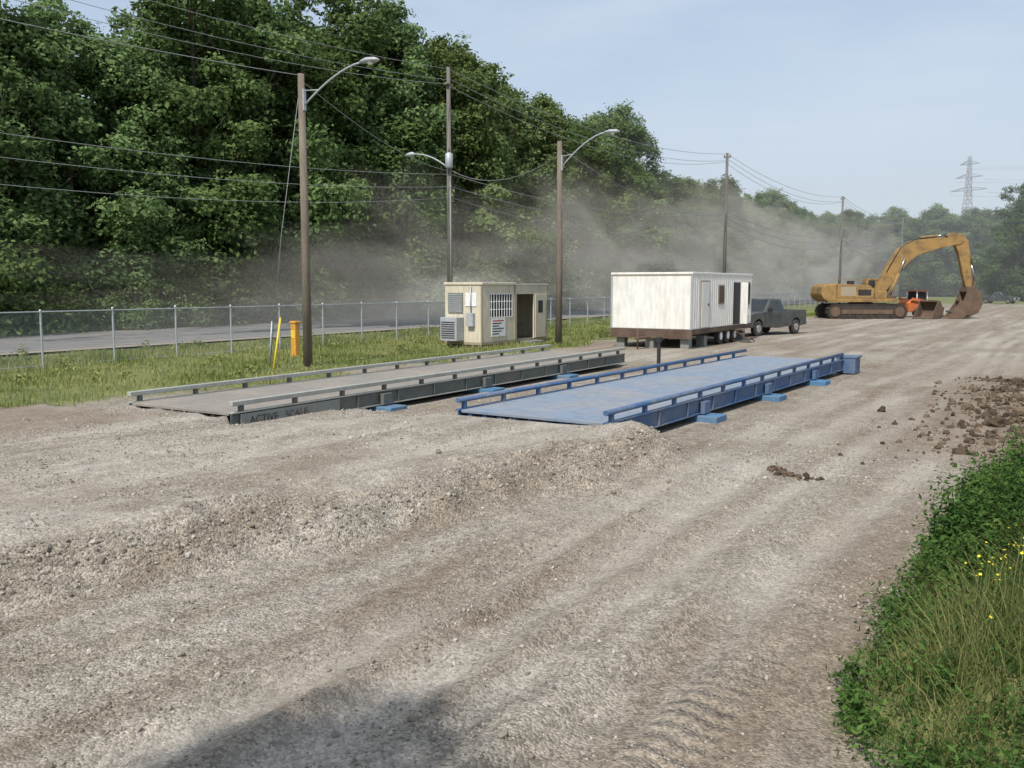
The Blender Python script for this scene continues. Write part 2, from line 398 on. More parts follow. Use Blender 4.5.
keep=(rng.random(N)<np.clip((cl-0.40)*2.6+sl*1.0,0.05,1))&(grassmask(px,py)<0.5)
keep&=~((py>11.3)&(px<-13)&(px>-16.4))&~((py>13.8)&(px<-6)&(px>-10.5))
px,py,sl=px[keep],py[keep],sl[keep]
sz=np.exp(rng.normal(math.log(0.0092),0.45,len(px)))*(1+0.7*sl)
scatter_rocks('gravel_stones',px,py,sz,stm_)
cm=tonemat('soil_clods',(0.055,0.04,0.028),(0.10,0.073,0.05),(0.16,0.12,0.085))
N=1700
py=rng.uniform(16.3,31,N); px=rng.normal(-0.6,0.9,N)-0.02*(py-20)
sz=np.exp(rng.normal(math.log(0.038),0.55,N))
px2=rng.normal(-3.35,0.2,34); py2=rng.normal(13.4,0.16,34); sz2=rng.uniform(0.015,0.075,34)
px3=rng.uniform(-3.2,-1.4,14); py3=rng.uniform(13.6,19,14); sz3=rng.uniform(0.02,0.05,14)
scatter_rocks('soil_clods',np.r_[px,px2,px3],np.r_[py,py2,py3],np.r_[sz,sz2,sz3],cm,1,0.3,0.28)

# ---------------------------------------------------------------- grass & weeds
def blades(name,px,py,h,w,mat,tone,lean=0.5):
    n=len(px); a=rng.uniform(0,2*math.pi,n); z=Hf(px,py)-0.01
    P=np.stack([px,py,z],-1); side=np.stack([np.cos(a),np.sin(a),0*a],-1)*w[:,None]*0.5
    b=rng.uniform(0,2*math.pi,n); ld=np.stack([np.cos(b),np.sin(b),0*b],-1)*(h*lean*rng.random(n))[:,None]
    up=np.zeros((n,3)); up[:,2]=h
    A=P-side;B=P+side;C=P+side*.75+up*.55+ld*.35;D=P-side*.75+up*.55+ld*.35
    E=P+up+ld+side*.1;G=P+up+ld-side*.1
    V=np.stack([A,B,C,D,E,G],1).reshape(-1,3); k=(np.arange(n)*6)[:,None]
    F=np.concatenate([k+np.array([0,1,2,3]),k+np.array([3,2,4,5])])
    return addobj(name,fastmesh(name,V,F,[mat],np.repeat(tone,6)))
N=120000
px=rng.uniform(-34.5,-18.2,N); py=6+rng.random(N)**1.4*90
k=rng.random(N)<grassmask(px,py)*np.clip((fbm(px,py,1.7,91,3)-0.2)*2,0.1,1)
k&=~((px<-22.2)&(px>-24.4)&(py>33.3)&(py<39.5))
px,py=px[k],py[k]
f=fbm(px,py,3.0,95,3)
h=(0.08+0.26*f**1.5+0.25*np.exp(-((px+29)/0.4)**2)*rng.random(len(px)))*rng.uniform(0.6,1.3,len(px))
blades('grass_verge',px,py,h,0.02+0.0007*py,M['grassb'],np.clip(fbm(px,py,2,97,3)*1.6-0.35+rng.normal(0,.15,len(px)),0,1))
N=170000
px=rng.uniform(-2.8,4.5,N); py=rng.uniform(2.2,15.5,N)
cl=fbm(px,py,0.5,101,3)
k=rng.random(N)<grassmask(px,py)*np.clip((cl-0.30)*3.2,0.03,1)
px,py,cl=px[k],py[k],cl[k]; dist=np.clip((px-berm_edge(py))/1.0,0,1)
h=(0.05+(0.10+0.38*cl)*dist)*rng.uniform(0.35,1.4,len(px))
blades('berm_grass',px,py,h,rng.uniform(0.004,0.010,len(px)),M['grassn'],np.clip(fbm(px,py,0.8,105,2)*1.3-0.2+rng.normal(0,.25,len(px)),0,1),1.3)

def leafquads(C,Nrm,s,aspect=0.6):
    n=len(C); r=rng.normal(size=(n,3)); u=np.cross(Nrm,r); u/=np.linalg.norm(u,axis=1)[:,None]+1e-9
    v=np.cross(Nrm,u); s=s[:,None]
    V=np.stack([C-u*s,C-v*s*aspect,C+u*s,C+v*s*aspect],1).reshape(-1,3)
    return V,np.arange(4*n).reshape(-1,4)
def weeds(name,spots,mat,leaf=0.035,nl=120):
    Vs=[];T=[]
    for (x,y,h,r) in spots:
        n=int(nl*rng.uniform(.7,1.3)); q=rng.normal(size=(n,3)); q/=np.linalg.norm(q,axis=1)[:,None]
        rr=(0.35+0.75*rng.random(n)**0.6)[:,None]
        rr*=(1+0.3*np.sin(q[:,:1]*6+x*9)+0.25*np.sin(q[:,1:2]*7+y*5))
        C=q*rr*np.array([r,r,h*0.5]); C[:,2]+=h*0.5; C+=np.array([x,y,float(Hf(x,y))])
        C[:,2]=np.maximum(C[:,2],float(Hf(x,y))+0.01)
        nr=q*0.6+rng.normal(size=(n,3))*0.5+np.array([0,0,.5]); nr/=np.linalg.norm(nr,axis=1)[:,None]
        V,_=leafquads(C,nr,leaf*rng.uniform(.5,1.4,n),0.42); Vs.append(V); T.append(np.repeat(np.clip(rng.normal(.4+rng.uniform(-.2,.2),.25,n),0,1),4))
    V=np.concatenate(Vs); return addobj(name,fastmesh(name,V,np.arange(len(V)).reshape(-1,4),[mat],np.concatenate(T)))
sp_=[]
for i in range(330):
    y=rng.uniform(3,14); x=berm_edge(y)+0.2+abs(rng.normal(0,1.0))
    sp_.append((x,y,rng.uniform(.10,.38),rng.uniform(.08,.22)))
weeds('berm_weeds',sp_,M['weed'],0.023,nl=130)
sp_=[]
for i in range(70):
    y=rng.uniform(8.0,13.4); x=berm_edge(y)+0.4+rng.uniform(0,1.9)
    sp_.append((x,y,rng.uniform(.4,.85),rng.uniform(.2,.4)))
weeds('leafy_bush',sp_,M['weed'],0.030,nl=800)
fx=rng.normal(-0.12,0.25,130); fy=rng.normal(7.3,0.35,130); fz=Hf(fx,fy)+rng.uniform(.34,.58,130)
C=np.stack([fx,fy,fz],-1); nr=np.tile([0,0,1.0],(130,1))+rng.normal(size=(130,3))*0.4; nr/=np.linalg.norm(nr,axis=1)[:,None]
V,F=leafquads(C,nr,rng.uniform(.007,.016,130),0.9)
e=empty('flowering_weed'); o=addobj('blossoms',fastmesh('blossoms',V,F,[M['flower']]),e)
parts=[tube([(fx[i],fy[i],float(Hf(fx[i],fy[i]))),(fx[i]+.02,fy[i],fz[i])],0.003,3) for i in range(130)]
merge('stems',parts,M['weed'],e)
sp_=[(rng.uniform(-34,-20),rng.uniform(14,80),rng.uniform(.2,.55),rng.uniform(.2,.5)) for i in range(130)]
sp_=[s for s in sp_ if not(-25<s[0]<-21.5 and 32<s[1]<40.5)]
weeds('verge_weeds',sp_,M['grassb'],0.06,nl=90)

# ---------------------------------------------------------------- trees
def make_tree(seed,Hh=24.,R=5.2,nl=60000,low=0.05,leaf=0.185,ncl=135):
    r=np.random.default_rng(seed)
    parts=[]; bend=r.normal(0,0.5,2)
    tp=[(bend[0]*t*t,bend[1]*t*t,Hh*0.9*t) for t in np.linspace(0,1,7)]
    parts.append(tube([(0,0,-0.5)]+tp[1:],[0.36,0.3,0.26,0.2,0.14,0.09,0.04],7,False))
    t=r.uniform(low,1.0,ncl); prof_=np.sqrt(np.clip(1-((t-0.42)/0.6)**2,0.02,1))
    prof_*=1+0.18*np.sin(t*9+seed)
    a=r.uniform(0,2*math.pi,ncl)
    lob=1+0.22*np.sin(2*a+seed*1.7)+0.12*np.sin(3*a+seed)
    rad=R*prof_*lob*r.uniform(0.5,1.0,ncl)
    C=np.stack([np.cos(a)*rad,np.sin(a)*rad,t*Hh],-1); C[:,2]-=0.5*rad*0.3
    cr=r.uniform(0.7,1.85,ncl)*(1.1-0.4*t)
    for i in range(0,ncl,3):
        zt=max(1.5,C[i,2]-rad[i]*0.8-1); f=min(zt/(Hh*0.9),1)
        s=(bend[0]*f*f,bend[1]*f*f,zt)
        mid=((s[0]+C[i,0])*.5,(s[1]+C[i,1])*.5,(zt+C[i,2])*.5-0.3)
        parts.append(tube([s,mid,tuple(C[i])],[0.12*(1.2-f),0.07,0.02],4,False))
    V=[];F=[]
    for v,f in parts:
        k=len(V); V+=[tuple(x) for x in v]; F+=[tuple(j+k for j in ff) for ff in f]
    V=np.array(V);F=np.array(F); nb=len(F); nvb=len(V)
    w=cr**2; ci=r.choice(ncl,nl,p=w/w.sum())
    d=r.normal(size=(nl,3)); d[:,2]+=0.35; d/=np.linalg.norm(d,axis=1)[:,None]
    ph=r.uniform(0,6.28,(ncl,3)); q=1+0.28*np.sin(d[:,0]*5.5+ph[ci,0])+0.28*np.sin(d[:,1]*5.5+ph[ci,1])+0.2*np.sin(d[:,2]*6+ph[ci,2])
    rr=cr[ci]*q*(0.5+0.66*r.random(nl)**0.7)
    P=C[ci]+d*rr[:,None]*np.array([1,1,0.75])
    P[:,2]=np.maximum(P[:,2],0.15)
    nr=d*0.75+r.normal(size=(nl,3))*0.5+np.array([0,0,0.35]); nr/=np.linalg.norm(nr,axis=1)[:,None]
    u=np.cross(nr,r.normal(size=(nl,3))); u/=np.linalg.norm(u,axis=1)[:,None]; v=np.cross(nr,u)
    s=(leaf*r.uniform(.45,1.25,nl))[:,None]
    LV=np.stack([P-u*s,P-v*s*.6,P+u*s,P+v*s*.6],1).reshape(-1,3)
    LF=np.arange(4*nl).reshape(-1,4)+nvb
    ct=r.uniform(0.15,0.7,ncl)
    tone=np.concatenate([np.zeros(nvb),np.repeat(np.clip(ct[ci]+r.normal(0,.15,nl)+0.15*d[:,2],0,1),4)])
    return fastmesh('deciduous_tree_mesh',np.concatenate([V,LV]),np.concatenate([F,LF]),[M['bark'],M['leaf']],tone,np.r_[np.zeros(nb),np.ones(nl)])
protos=[make_tree(3,24,5.2),make_tree(11,25,4.8,58000),make_tree(19,23,5.8,66000),make_tree(27,26,4.6,58000,0.1),make_tree(35,22,5.4,60000),make_tree(43,24,5.0,60000,0.12)]
def shrub(seed): return make_tree(seed,5.0,2.6,9000,0.0,0.14,50)
shr=[shrub(5),shrub(6),shrub(8)]
wood=empty('woodland_trees'); under=empty('woodland_shrubs')
def place(mesh,x,y,h,base,parent=None,name='deciduous_tree',wx=1.0):
    s=h/base; o=addobj(name,mesh,parent,(x,y,-0.1),(0,0,rng.uniform(0,6.28))); o.scale=(s*wx,s*wx,s); return o
bases=[24,25,23,26,22,24]
def hprof(y):
    if y<44: return 20.0
    if y<124: return 26.5
    return 20.5
y=8.0
while y<235:
    i=rng.integers(6); h=hprof(y)*rng.uniform(.86,1.06)
    place(protos[i],-54.5+rng.normal(0,1.3),y,h,bases[i],None,'deciduous_tree',rng.uniform(1.0,1.3))
    y+=rng.uniform(4.6,6.4)
for row,xr in ((1,-61),(2,-69),(3,-78)):
    y=12+row*3
    while y<245:
        i=rng.integers(6); h=hprof(y-row*5)*rng.uniform(.9,1.1)
        place(protos[i],xr+rng.normal(0,1.5),y,h,bases[i],wood,'background_tree',rng.uniform(1.1,1.4))
        y+=rng.uniform(6,8.5)
path=[(-54,230),(-46,250),(-22,268),(20,280),(80,285),(160,270),(260,250)]
for a,b in zip(path[:-1],path[1:]):
    L=math.dist(a,b); n=int(L/5.8)
    for r_ in range(3):
        for k in range(n):
            t=(k+rng.random())/n; i=rng.integers(6)
            place(protos[i],a[0]+(b[0]-a[0])*t+rng.normal(0,1.5)-r_*3,a[1]+(b[1]-a[1])*t+r_*9,21*rng.uniform(.9,1.15),bases[i],wood,'background_tree',1.35)
for (x,y) in ((-9,192),(-3,196),(4,190),(11,196),(18,188),(26,192),(-5,203),(8,204)):
    i=rng.integers(6); place(protos[i],x,y,23*rng.uniform(.9,1.08),bases[i],None,'deciduous_tree',1.2)
y=6
while y<235:
    place(shr[rng.integers(3)],-50.8+rng.normal(0,.8),y,rng.uniform(2.5,6.5),5,under,'shrub',1.15); y+=rng.uniform(1.8,3.4)
# tree behind the photographer (its shade touches the foreground)
place(protos[0],-1.9,-8.0,14.5,24,None,'deciduous_tree',0.8)

# ---------------------------------------------------------------- fence
fe=empty('chain_link_fence'); FX=-29.0
parts=[];y=-6.7
while y<190:
    z=float(Hf(FX,y)); parts.append(tube([(FX,y,z-.1),(FX,y,z+1.95)],0.04,6)); parts.append(tube([(FX,y,z+1.95),(FX,y,z+2.0)],[0.05,0.01],6)); y+=2.65
merge('posts',parts,M['galv'],fe)
merge('rails',[tube([(FX,-7,1.95),(FX,190,1.95)],0.027,6),tube([(FX,-7,.16),(FX,190,.16)],0.01,4)],M['galv'],fe)
m,nt,out=newmat('chain_link_mesh')
g=nd(nt,'ShaderNodeNewGeometry'); s3=nd(nt,'ShaderNodeSeparateXYZ'); nt.links.new(g.outputs['Position'],s3.inputs[0])
def diag(sign):
    q=mth(nt,'ADD',s3.outputs[1],mth(nt,'MULTIPLY',s3.outputs[2],sign))
    f=mth(nt,'FRACT',mth(nt,'DIVIDE',q,0.075)); return mth(nt,'LESS_THAN',f,0.085)
al=mth(nt,'MAXIMUM',diag(1.0),diag(-1.0))
p=nd(nt,'ShaderNodeBsdfPrincipled'); p.inputs['Base Color'].default_value=(0.42,0.45,0.48,1); p.inputs['Metallic'].default_value=0.3; p.inputs['Roughness'].default_value=0.5
nt.links.new(al,p.inputs['Alpha']); nt.links.new(p.outputs[0],out.inputs[0])
pyd('wire_mesh',[(FX-.03,-7,.08),(FX-.03,190,.08),(FX-.03,190,1.95),(FX-.03,-7,1.95)],[(0,1,2,3)],m,fe)

# ---------------------------------------------------------------- poles
def street_lamp(x,y,h,za,zh,reach):
    e=empty('street_lamp',(x,y,0))
    tubeobj('pole',[(0,0,-.3),(0.02,0,h*.5),(0,0,h)],[0.165,0.14,0.11],M['wood'],e,12)
    pts=[]
    for i in range(9):
        t=i/8; pts.append((0.1+reach*t,0,za+(zh-za)*(1-(1-t)**1.7)))
    tubeobj('arm',pts,0.032,M['lamp'],e,8)
    tubeobj('brace',[(0.1,0,za+.5),(0.1+reach*.28,0,pts[2][2]+.02)],0.018,M['lamp'],e,6)
    box('bracket',(0.08,-.06,za-.15),(0.16,.06,za+.55),M['galv'],e)
    hx=0.1+reach
    V,F=tube([(hx-.12,0,zh-.01),(hx,0,zh+.01),(hx+.2,0,zh+.03),(hx+.5,0,zh),(hx+.66,0,zh-.03)],[.05,.10,.15,.13,.04],10)
    V=[Vector((v[0],v[1]*1.1,zh+(v[2]-zh)*0.62)) for v in V]
    pyd('lamp_head',V,F,M['lamp'],e,smooth=True)
    V,F=tube([(hx+.3,0,zh-.13),(hx+.3,0,zh-.03)],[.06,.12],10); pyd('lens',V,F,M['headlight'],e,smooth=True)
    return e
street_lamp(-22.2,22.5,9.8,8.75,9.85,2.6)
street_lamp(-20.7,37.6,9.5,8.3,9.7,2.3)
e=empty('utility_pole',(-31,43.1,0))
tubeobj('pole',[(0,0,-.3),(0,0,15.2)],[0.17,0.11],M['greypole'],e,12)
pts=[(-0.1-2.3*t,-0.2*t,9.6+0.9*(1-(1-t)**2)) for t in np.linspace(0,1,8)]
tubeobj('lamp_arm',pts,0.04,M['lamp'],e)
V,F=tube([(-2.3,-.2,10.5),(-2.5,-.2,10.52),(-2.8,-.2,10.5),(-3.05,-.2,10.46)],[.05,.13,.11,.04],10); pyd('lamp_head',V,F,M['lamp'],e,smooth=True)
V,F=tube([(0.22,-.3,9.5),(0.22,-.3,9.55),(0.22,-.3,10.3),(0.22,-.3,10.4)],[.16,.22,.22,.08],12); pyd('transformer',V,F,M['lamp'],e,smooth=True)
tubeobj('bushing',[(0.22,-.3,10.4),(0.22,-.3,10.65)],[.05,.03],M['brown'],e)
tubeobj('riser_conduit',[(0.17,-.1,0),(0.15,-.1,9.5)],0.05,M['steel'],e)
box('crossbracket',(-.12,-.3,14.2),(.12,.3,14.3),M['wood'],e)
ypos=[43.1,92,147,205]; hs=[15.2,16.4,16.6,17]
for i in (1,2,3):
    e=empty('utility_pole',(-31,ypos[i],0))
    tubeobj('pole',[(0,0,-.3),(0,0,hs[i])],[0.2,0.13],M['greypole'],e,10)
    box('insulator_bracket',(-.35,-.06,hs[i]-.5),(.35,.06,hs[i]-.38),M['greypole'],e)
    for s in (-.3,0,.3): tubeobj('insulator',[(s,0,hs[i]-.37),(s,0,hs[i]-.15)],[.06,.03],M['brown'],e,6)
e=empty('utility_pole',(-31,-7,0)); tubeobj('pole',[(0,0,-.3),(0,0,15)],[0.2,0.13],M['greypole'],e,10)
W=[]
def wire(a,b,sag,r=0.014):
    pts=[]
    for i in range(19):
        t=i/18; pts.append((a[0]+(b[0]-a[0])*t,a[1]+(b[1]-a[1])*t,a[2]+(b[2]-a[2])*t-4*sag*t*(1-t)))
    W.append(tube(pts,r,4))
yy=[-7]+ypos+[262]; hh=[15]+hs+[17]
for i in range(5):
    r=0.012+0.006*i
    for dz,dx,sg in ((-.1,0,1.3),(-.75,.25,1.5),(-.9,-.25,1.7),(-6.0,.15,1.2),(-6.7,.15,1.3),(-7.3,.1,1.6)):
        wire((-31+dx,yy[i],hh[i]+dz),(-31+dx,yy[i+1],hh[i+1]+dz),sg,r)
wire((-22.2,22.5,9.6),(-31,43.1,9.4),.5); wire((-22.2,22.5,9.75),(-31,-7,12.5),.8,.012)
wire((-31,43.1,9.5),(-20.7,37.6,8.9),.9); wire((-20.7,37.6,9.2),(-31,92,10.2),1.2,.016)
merge('overhead_wires',W,M['wire'])
e=empty('guy_wire'); tubeobj('cable',[(-22.25,22.4,9.0),(-22.9,22.1,4.5),(-23.3,21.8,0)],.012,M['wire'],e,5)
tubeobj('guard',[(-23.2,21.85,1.6),(-23.32,21.8,0)],.03,M['galv'],e,6)

# transmission tower
e=empty('transmission_tower',(-37,398,0),math.radians(-25))
P=[];Ht=53
def tw(z): return (3.9*(1-z/36)+1.0) if z<36 else 1.0-0.6*(z-36)/(Ht-36)
lev=[0,9,16,22,27,31,34,37,40,43,46,49,53]
for a,b in zip(lev[:-1],lev[1:]):
    wa,wb=tw(a),tw(b); c4=[(-1,-1),(1,-1),(1,1),(-1,1)]
    for i in range(4):
        p0=c4[i];p1=c4[(i+1)%4]
        P.append(tube([(p0[0]*wa,p0[1]*wa,a),(p0[0]*wb,p0[1]*wb,b)],.2,4))
        P.append(tube([(p0[0]*wa,p0[1]*wa,a),(p1[0]*wb,p1[1]*wb,b)],.11,4))
        P.append(tube([(p1[0]*wa,p1[1]*wa,a),(p0[0]*wb,p0[1]*wb,b)],.11,4))
for z,L in ((40,7.5),(45,5.5),(50,4)):
    for s in (-1,1):
        for yy_ in (-1,1):
            P.append(tube([(s*.5,yy_*.6,z+1.3),(s*L,0,z)],.14,4)); P.append(tube([(s*.5,yy_*.6,z),(s*L,0,z)],.14,4))
merge('lattice',P,M['hazedsteel'],e)
Wt=[]
for z,L in ((40,7.5),(45,5.5),(50,4)):
    for s in (-1,1):
        pts=[(s*L+260*t*0.95,60*t,z-1.5-24*t*(1-t)) for t in np.linspace(0,1,14)]
        Wt.append(tube(pts,.05,4))
merge('conductors',Wt,M['hazedsteel'],e)

# ---------------------------------------------------------------- truck scales
def truck_scale(name,loc,rz,L,Wd,rail,deck,beam,pad,pads,style):
    e=empty(name,loc,rz)
    zt=0.44
    n=4
    for i in range(n):
        a=L*i/n+.012; b=L*(i+1)/n-.012
        box('deck_plate',(-Wd+.12,a,zt-.05),(-.12,b,zt),deck,e,0.004)
    for x0,x1 in ((-Wd,-Wd+.11),(-.11,0)):
        box('side_beam_web',(x0+.04,0,zt-.30),(x1-.04,L,zt-.005),beam,e,0.003)
        box('side_beam_flange',(x0,0,zt-.012),(x1,L,zt+.012),rail if style else beam,e,0.003)
        box('side_beam_flange',(x0,0,zt-.325),(x1,L,zt-.302),rail if style else beam,e,0.003)
    for k in range(int(L/1.4)):
        yv=0.7+k*1.4
        for x0 in (-.035,-Wd+.0):
            box('stiffener',(x0,yv,zt-.30),(x0+.035,yv+.02,zt-.014),beam,e,0)
    for k in range(9):
        x=-Wd+.3+k*(Wd-.6)/8
        box('longitudinal_beam',(x-.05,0.05,zt-.27),(x+.05,L-.05,zt-.052),beam,e,0)
    for x in (-Wd+.055,-.055):
        if style==0:
            tubeobj('guard_rail',[(x,-.02,zt+.18),(x,L,zt+.18)],.05,rail,e,10)
            k=0.2
            while k<L:
                box('rail_post',(x-.04,k-.04,zt+.012),(x+.04,k+.04,zt+.14),rail,e,.004); k+=1.35
        else:
            box('guard_rail',(x-.06,0,zt+.13),(x+.06,L,zt+.22),rail,e,.012)
            k=0.25
            while k<L:
                box('rail_post',(x-.045,k-.04,zt+.012),(x+.045,k+.04,zt+.128),beam,e,.004); k+=1.4
    for yv in pads:
        box('footing',(-.55,yv-.3,-.08),(.42,yv+.3,.10),pad,e,.02)
        box('footing',(-Wd-.42,yv-.3,-.08),(-Wd+.55,yv+.3,.10),pad,e,.02)
        box('load_cell_stand',(-.22,yv-.12,.102),(-.02,yv+.12,zt-.33),beam,e,.01)
        box('load_cell_stand',(-Wd+.02,yv-.12,.102),(-Wd+.22,yv+.12,zt-.33),beam,e,.01)
        box('load_cell_bracket',(.002,yv-.16,zt-.32),(.10,yv+.16,zt-.06),beam,e,.01)
    return e
bs=truck_scale('blue_truck_scale',(-6.66,13.9,0),-math.radians(1.9),16.2,3.3,M['blue'],M['bluedeck'],M['blue'],M['bluepad'],(4.3,8.5,12.7),0)
box('end_block',(-.25,16.22,.0),(.35,16.9,.5),M['blue'],bs,.02)
box('end_block_cap',(-.3,16.2,.502),(.4,16.95,.56),M['blue'],bs,.01)
gs=truck_scale('grey_truck_scale',(-13.15,11.35,0),math.radians(0.3),17.6,3.1,M['railconc'],M['greydeck'],M['darksteel'],M['bluepad'],(4.4,8.6,12.9),1)
def text(name,body,size,loc,rot,mat,parent,ext=0.002):
    cu=bpy.data.curves.new(name,'FONT'); cu.body=body; cu.size=size; cu.extrude=ext; cu.align_x='LEFT'
    cu.materials.append(mat)
    o=bpy.data.objects.new(name,cu); COL.objects.link(o); o.parent=parent; o.location=loc; o.rotation_euler=rot
    dg=bpy.context.evaluated_depsgraph_get(); me=bpy.data.meshes.new_from_object(o.evaluated_get(dg))
    o2=addobj(name,me,parent,loc,rot); bpy.data.objects.remove(o); return o2
text('lettering','ACTIVE   SCALE',0.22,(0.012,0.4,.19),(math.pi/2,0,math.pi/2),M['ink'],gs)
box('lettering_panel',(-.03,.2,.15),(0.006,2.9,.40),M['steel'],gs,.003)

# ---------------------------------------------------------------- scale house
e=empty('scale_house',(0,0,0))
x0,x1,y0,y1,zb,zt=-24.3,-22.3,33.4,39.3,.28,2.85
c=M['cream']
box('floor',(x0,y0,zb-.12),(x1,y1,zb),M['tan'],e)
box('rear_wall',(x0,y0+.08,zb),(x0+.07,y1-.08,zt),c,e,.004)
box('end_wall',(x0,y0,zb),(x1,y0+.078,zt),c,e,.004); box('end_wall',(x0,y1-.078,zb),(x1,y1,zt),c,e,.004)
fx=x1-.07
box('front_wall',(fx,y0+.08,zb),(x1,34.1,zt),c,e,.004)
box('front_wall_below_window',(fx,34.102,zb),(x1,36.0,1.38),c,e,.004)
box('front_wall_above_window',(fx,34.102,2.45),(x1,36.0,zt),c,e,.004)
box('front_wall',(fx,36.002,zb),(x1,36.4,zt),c,e,.004)
box('front_wall_over_door',(fx,36.402,2.42),(x1,38.0,zt),c,e,.004)
box('front_wall',(fx,38.002,zb),(x1,y1-.08,zt),c,e,.004)
box('roof',(x0-.05,y0-.05,zt),(x1+.08,36.2,zt+.12),c,e,.02)
box('roof',(x0-.05,36.203,zt-.0),(x1+.04,y1+.05,zt+.05),c,e,.02)
box('section_joint_trim',(x1+.002,36.16,zb),(x1+.05,36.24,zt-.005),M['tan'],e,.005)
for yy_ in (y0-.006,y1-.05): box('corner_trim',(x1-.05,yy_,zb),(x1+.012,yy_+.056,zt-.005),M['tan'],e,0)
box('skirt',(x0+.05,y0+.05,0),(x1-.05,y1-.05,zb-.121),M['brown'],e)
box('window_glass',(fx+.01,34.1,1.38),(fx+.02,36.0,2.45),M['glass'],e,0)
for k in range(9): box('window_bar',(x1+.01,34.15+k*.222,1.38),(x1+.03,34.18+k*.222,2.45),M['signw'],e,0)
for z in (1.36,1.72,2.08,2.42): box('window_bar',(x1+.004,34.08,z),(x1+.009,36.02,z+.04),M['signw'],e,0)
box('door_leaf',(x1+.02,38.05,zb+.02),(x1+.06,39.0,2.38),c,e,.006)
box('door_window',(x1+.061,38.3,1.5),(x1+.066,38.75,2.1),M['glass'],e,0)
box('door_step',(x1+.08,36.6,.0),(x1+.7,37.9,.2),M['steel'],e)
box('desk',(x0+.1,36.4,.9),(x0+.8,38.9,.95),M['tan'],e)
box('notice_board',(x1+.012,34.15,.5),(x1+.03,35.35,1.33),M['signw'],e,.003)
for i in range(6): box('notice_text',(x1+.031,34.25,1.2-i*.12),(x1+.034,35.2-.2*(i%3),1.25-i*.12),M['ink'] if i else M['red'],e,0)
for k in range(7): box('siding_batten',(x0+.2+k*.27,y0-.012,zb+.02),(x0+.225+k*.27,y0-.002,zt-.04),c,e,0)
box('air_conditioner',(x0+.15,y0-.6,.35),(x0+1.05,y0-.03,1.4),M['lamp'],e,.02)
for k in range(8): box('ac_louver',(x0+.22,y0-.62,.47+k*.1),(x0+.95,y0-.602,.51+k*.1),M['dark'],e,0)
box('vent_grille',(x0+.2,y0-.06,1.6),(x0+1.0,y0-.015,2.5),M['steel'],e,.005)
for k in range(9): box('vent_slat',(x0+.23,y0-.075,1.65+k*.092),(x0+.97,y0-.062,1.69+k*.092),M['galv'],e,0)
box('end_sign',(x0+1.15,y0-.035,1.9),(x0+1.75,y0-.015,2.5),M['signw'],e,.002)
box('meter_box',(x0+1.3,y0-.2,1.0),(x0+1.65,y0-.015,1.6),M['lamp'],e,.01)
tubeobj('conduit',[(x0+1.47,y0-.08,1.6),(x0+1.47,y0-.08,zt-.04)],.025,M['galv'],e)

# ---------------------------------------------------------------- office trailer
e=empty('office_trailer')
x0,x1,y0,y1,zb,zt=-18.25,-14.3,38.2,46.9,.86,3.38
box('body',(x0,y0,zb),(x1,y1,zt),M['white'],e,.03)
for k in range(17):
    xx=x0+.12+k*.2315; box('panel_rib',(xx,y0-.016,zb+.05),(xx+.012,y0-.001,zt-.1),M['white'],e,0)
for k in range(30):
    yy_=y0+.2+k*.285; box('panel_rib',(x1+.001,yy_,zb+.05),(x1+.014,yy_+.012,zt-.1),M['white'],e,0)
box('roof_cap',(x0-.02,y0-.025,zt-.06),(x1+.025,y1+.02,zt+.04),M['white'],e,.02)
box('roof_edge_trim',(x0-.024,y0-.03,zt-.10),(x1+.03,y0-.026+.01,zt-.065),M['tan'],e,0)
for xa in (x0,x1-.06): box('corner_trim',(xa-.012,y0-.022,zb),(xa+.072,y0-.017,zt-.11),M['galv'],e,0)
box('skirt_board',(x0-.012,y0-.02,zb-.42),(x1+.012,y0+.05,zb-.003),M['brown'],e,.005)
box('skirt_board',(x1-.05,y0+.052,zb-.22),(x1+.012,y1,zb-.003),M['brown'],e,.005)
box('skirt_board',(x0-.012,y0+.052,zb-.22),(x0+.05,y1,zb-.003),M['brown'],e,.005)
for xx in (x0+.6,x1-.7): box('chassis_rail',(xx,y0+.1,.50),(xx+.15,y1,.66),M['rust'],e)
for k in range(8): box('chassis_crossmember',(x0+.1,y0+.6+k*1.1,.665),(x1-.1,y0+.68+k*1.1,.76),M['rust'],e,0)
for yv in (42.3,43.35,44.4):
    tubeobj('axle',[(x0+.3,yv,.4),(x1-.3,yv,.4)],.05,M['rust'],e)
    for xx in (x0+.22,x1-.16):
        V,F=tube([(xx-.12,yv,.4),(xx-.1,yv,.4),(xx+.1,yv,.4),(xx+.12,yv,.4)],[.33,.41,.41,.33],20); pyd('tyre',V,F,M['rubber'],e)
        V,F=tube([(xx-.13,yv,.4),(xx+.135,yv,.4)],.19,14); pyd('wheel_hub',V,F,M['signw'],e)
for xx,yy_ in ((x0+.4,y0+.4),(x1-.4,y0+.4),(x1-.4,y1-.5),(x1-.4,40.6),(x0+1.9,y0+.3)): box('block_pier',(xx-.2,yy_-.2,-.05),(xx+.2,yy_+.2,.49),M['steel'],e)
box('hitch_tongue',(-16.5,y0-1.3,.42),(-16.3,y0+.2,.52),M['rust'],e); tubeobj('jack',[(-16.4,y0-1.1,0),(-16.4,y0-1.1,.9)],.04,M['rust'],e)
def win(xa,ya,yb,za,zb_,mat=M['glass']):
    box('window_frame',(xa+.015,ya-.06,za-.06),(xa+.03,yb+.06,zb_+.06),M['tan'],e,0); box('window_pane',(xa+.031,ya,za),(xa+.036,yb,zb_),mat,e,0)
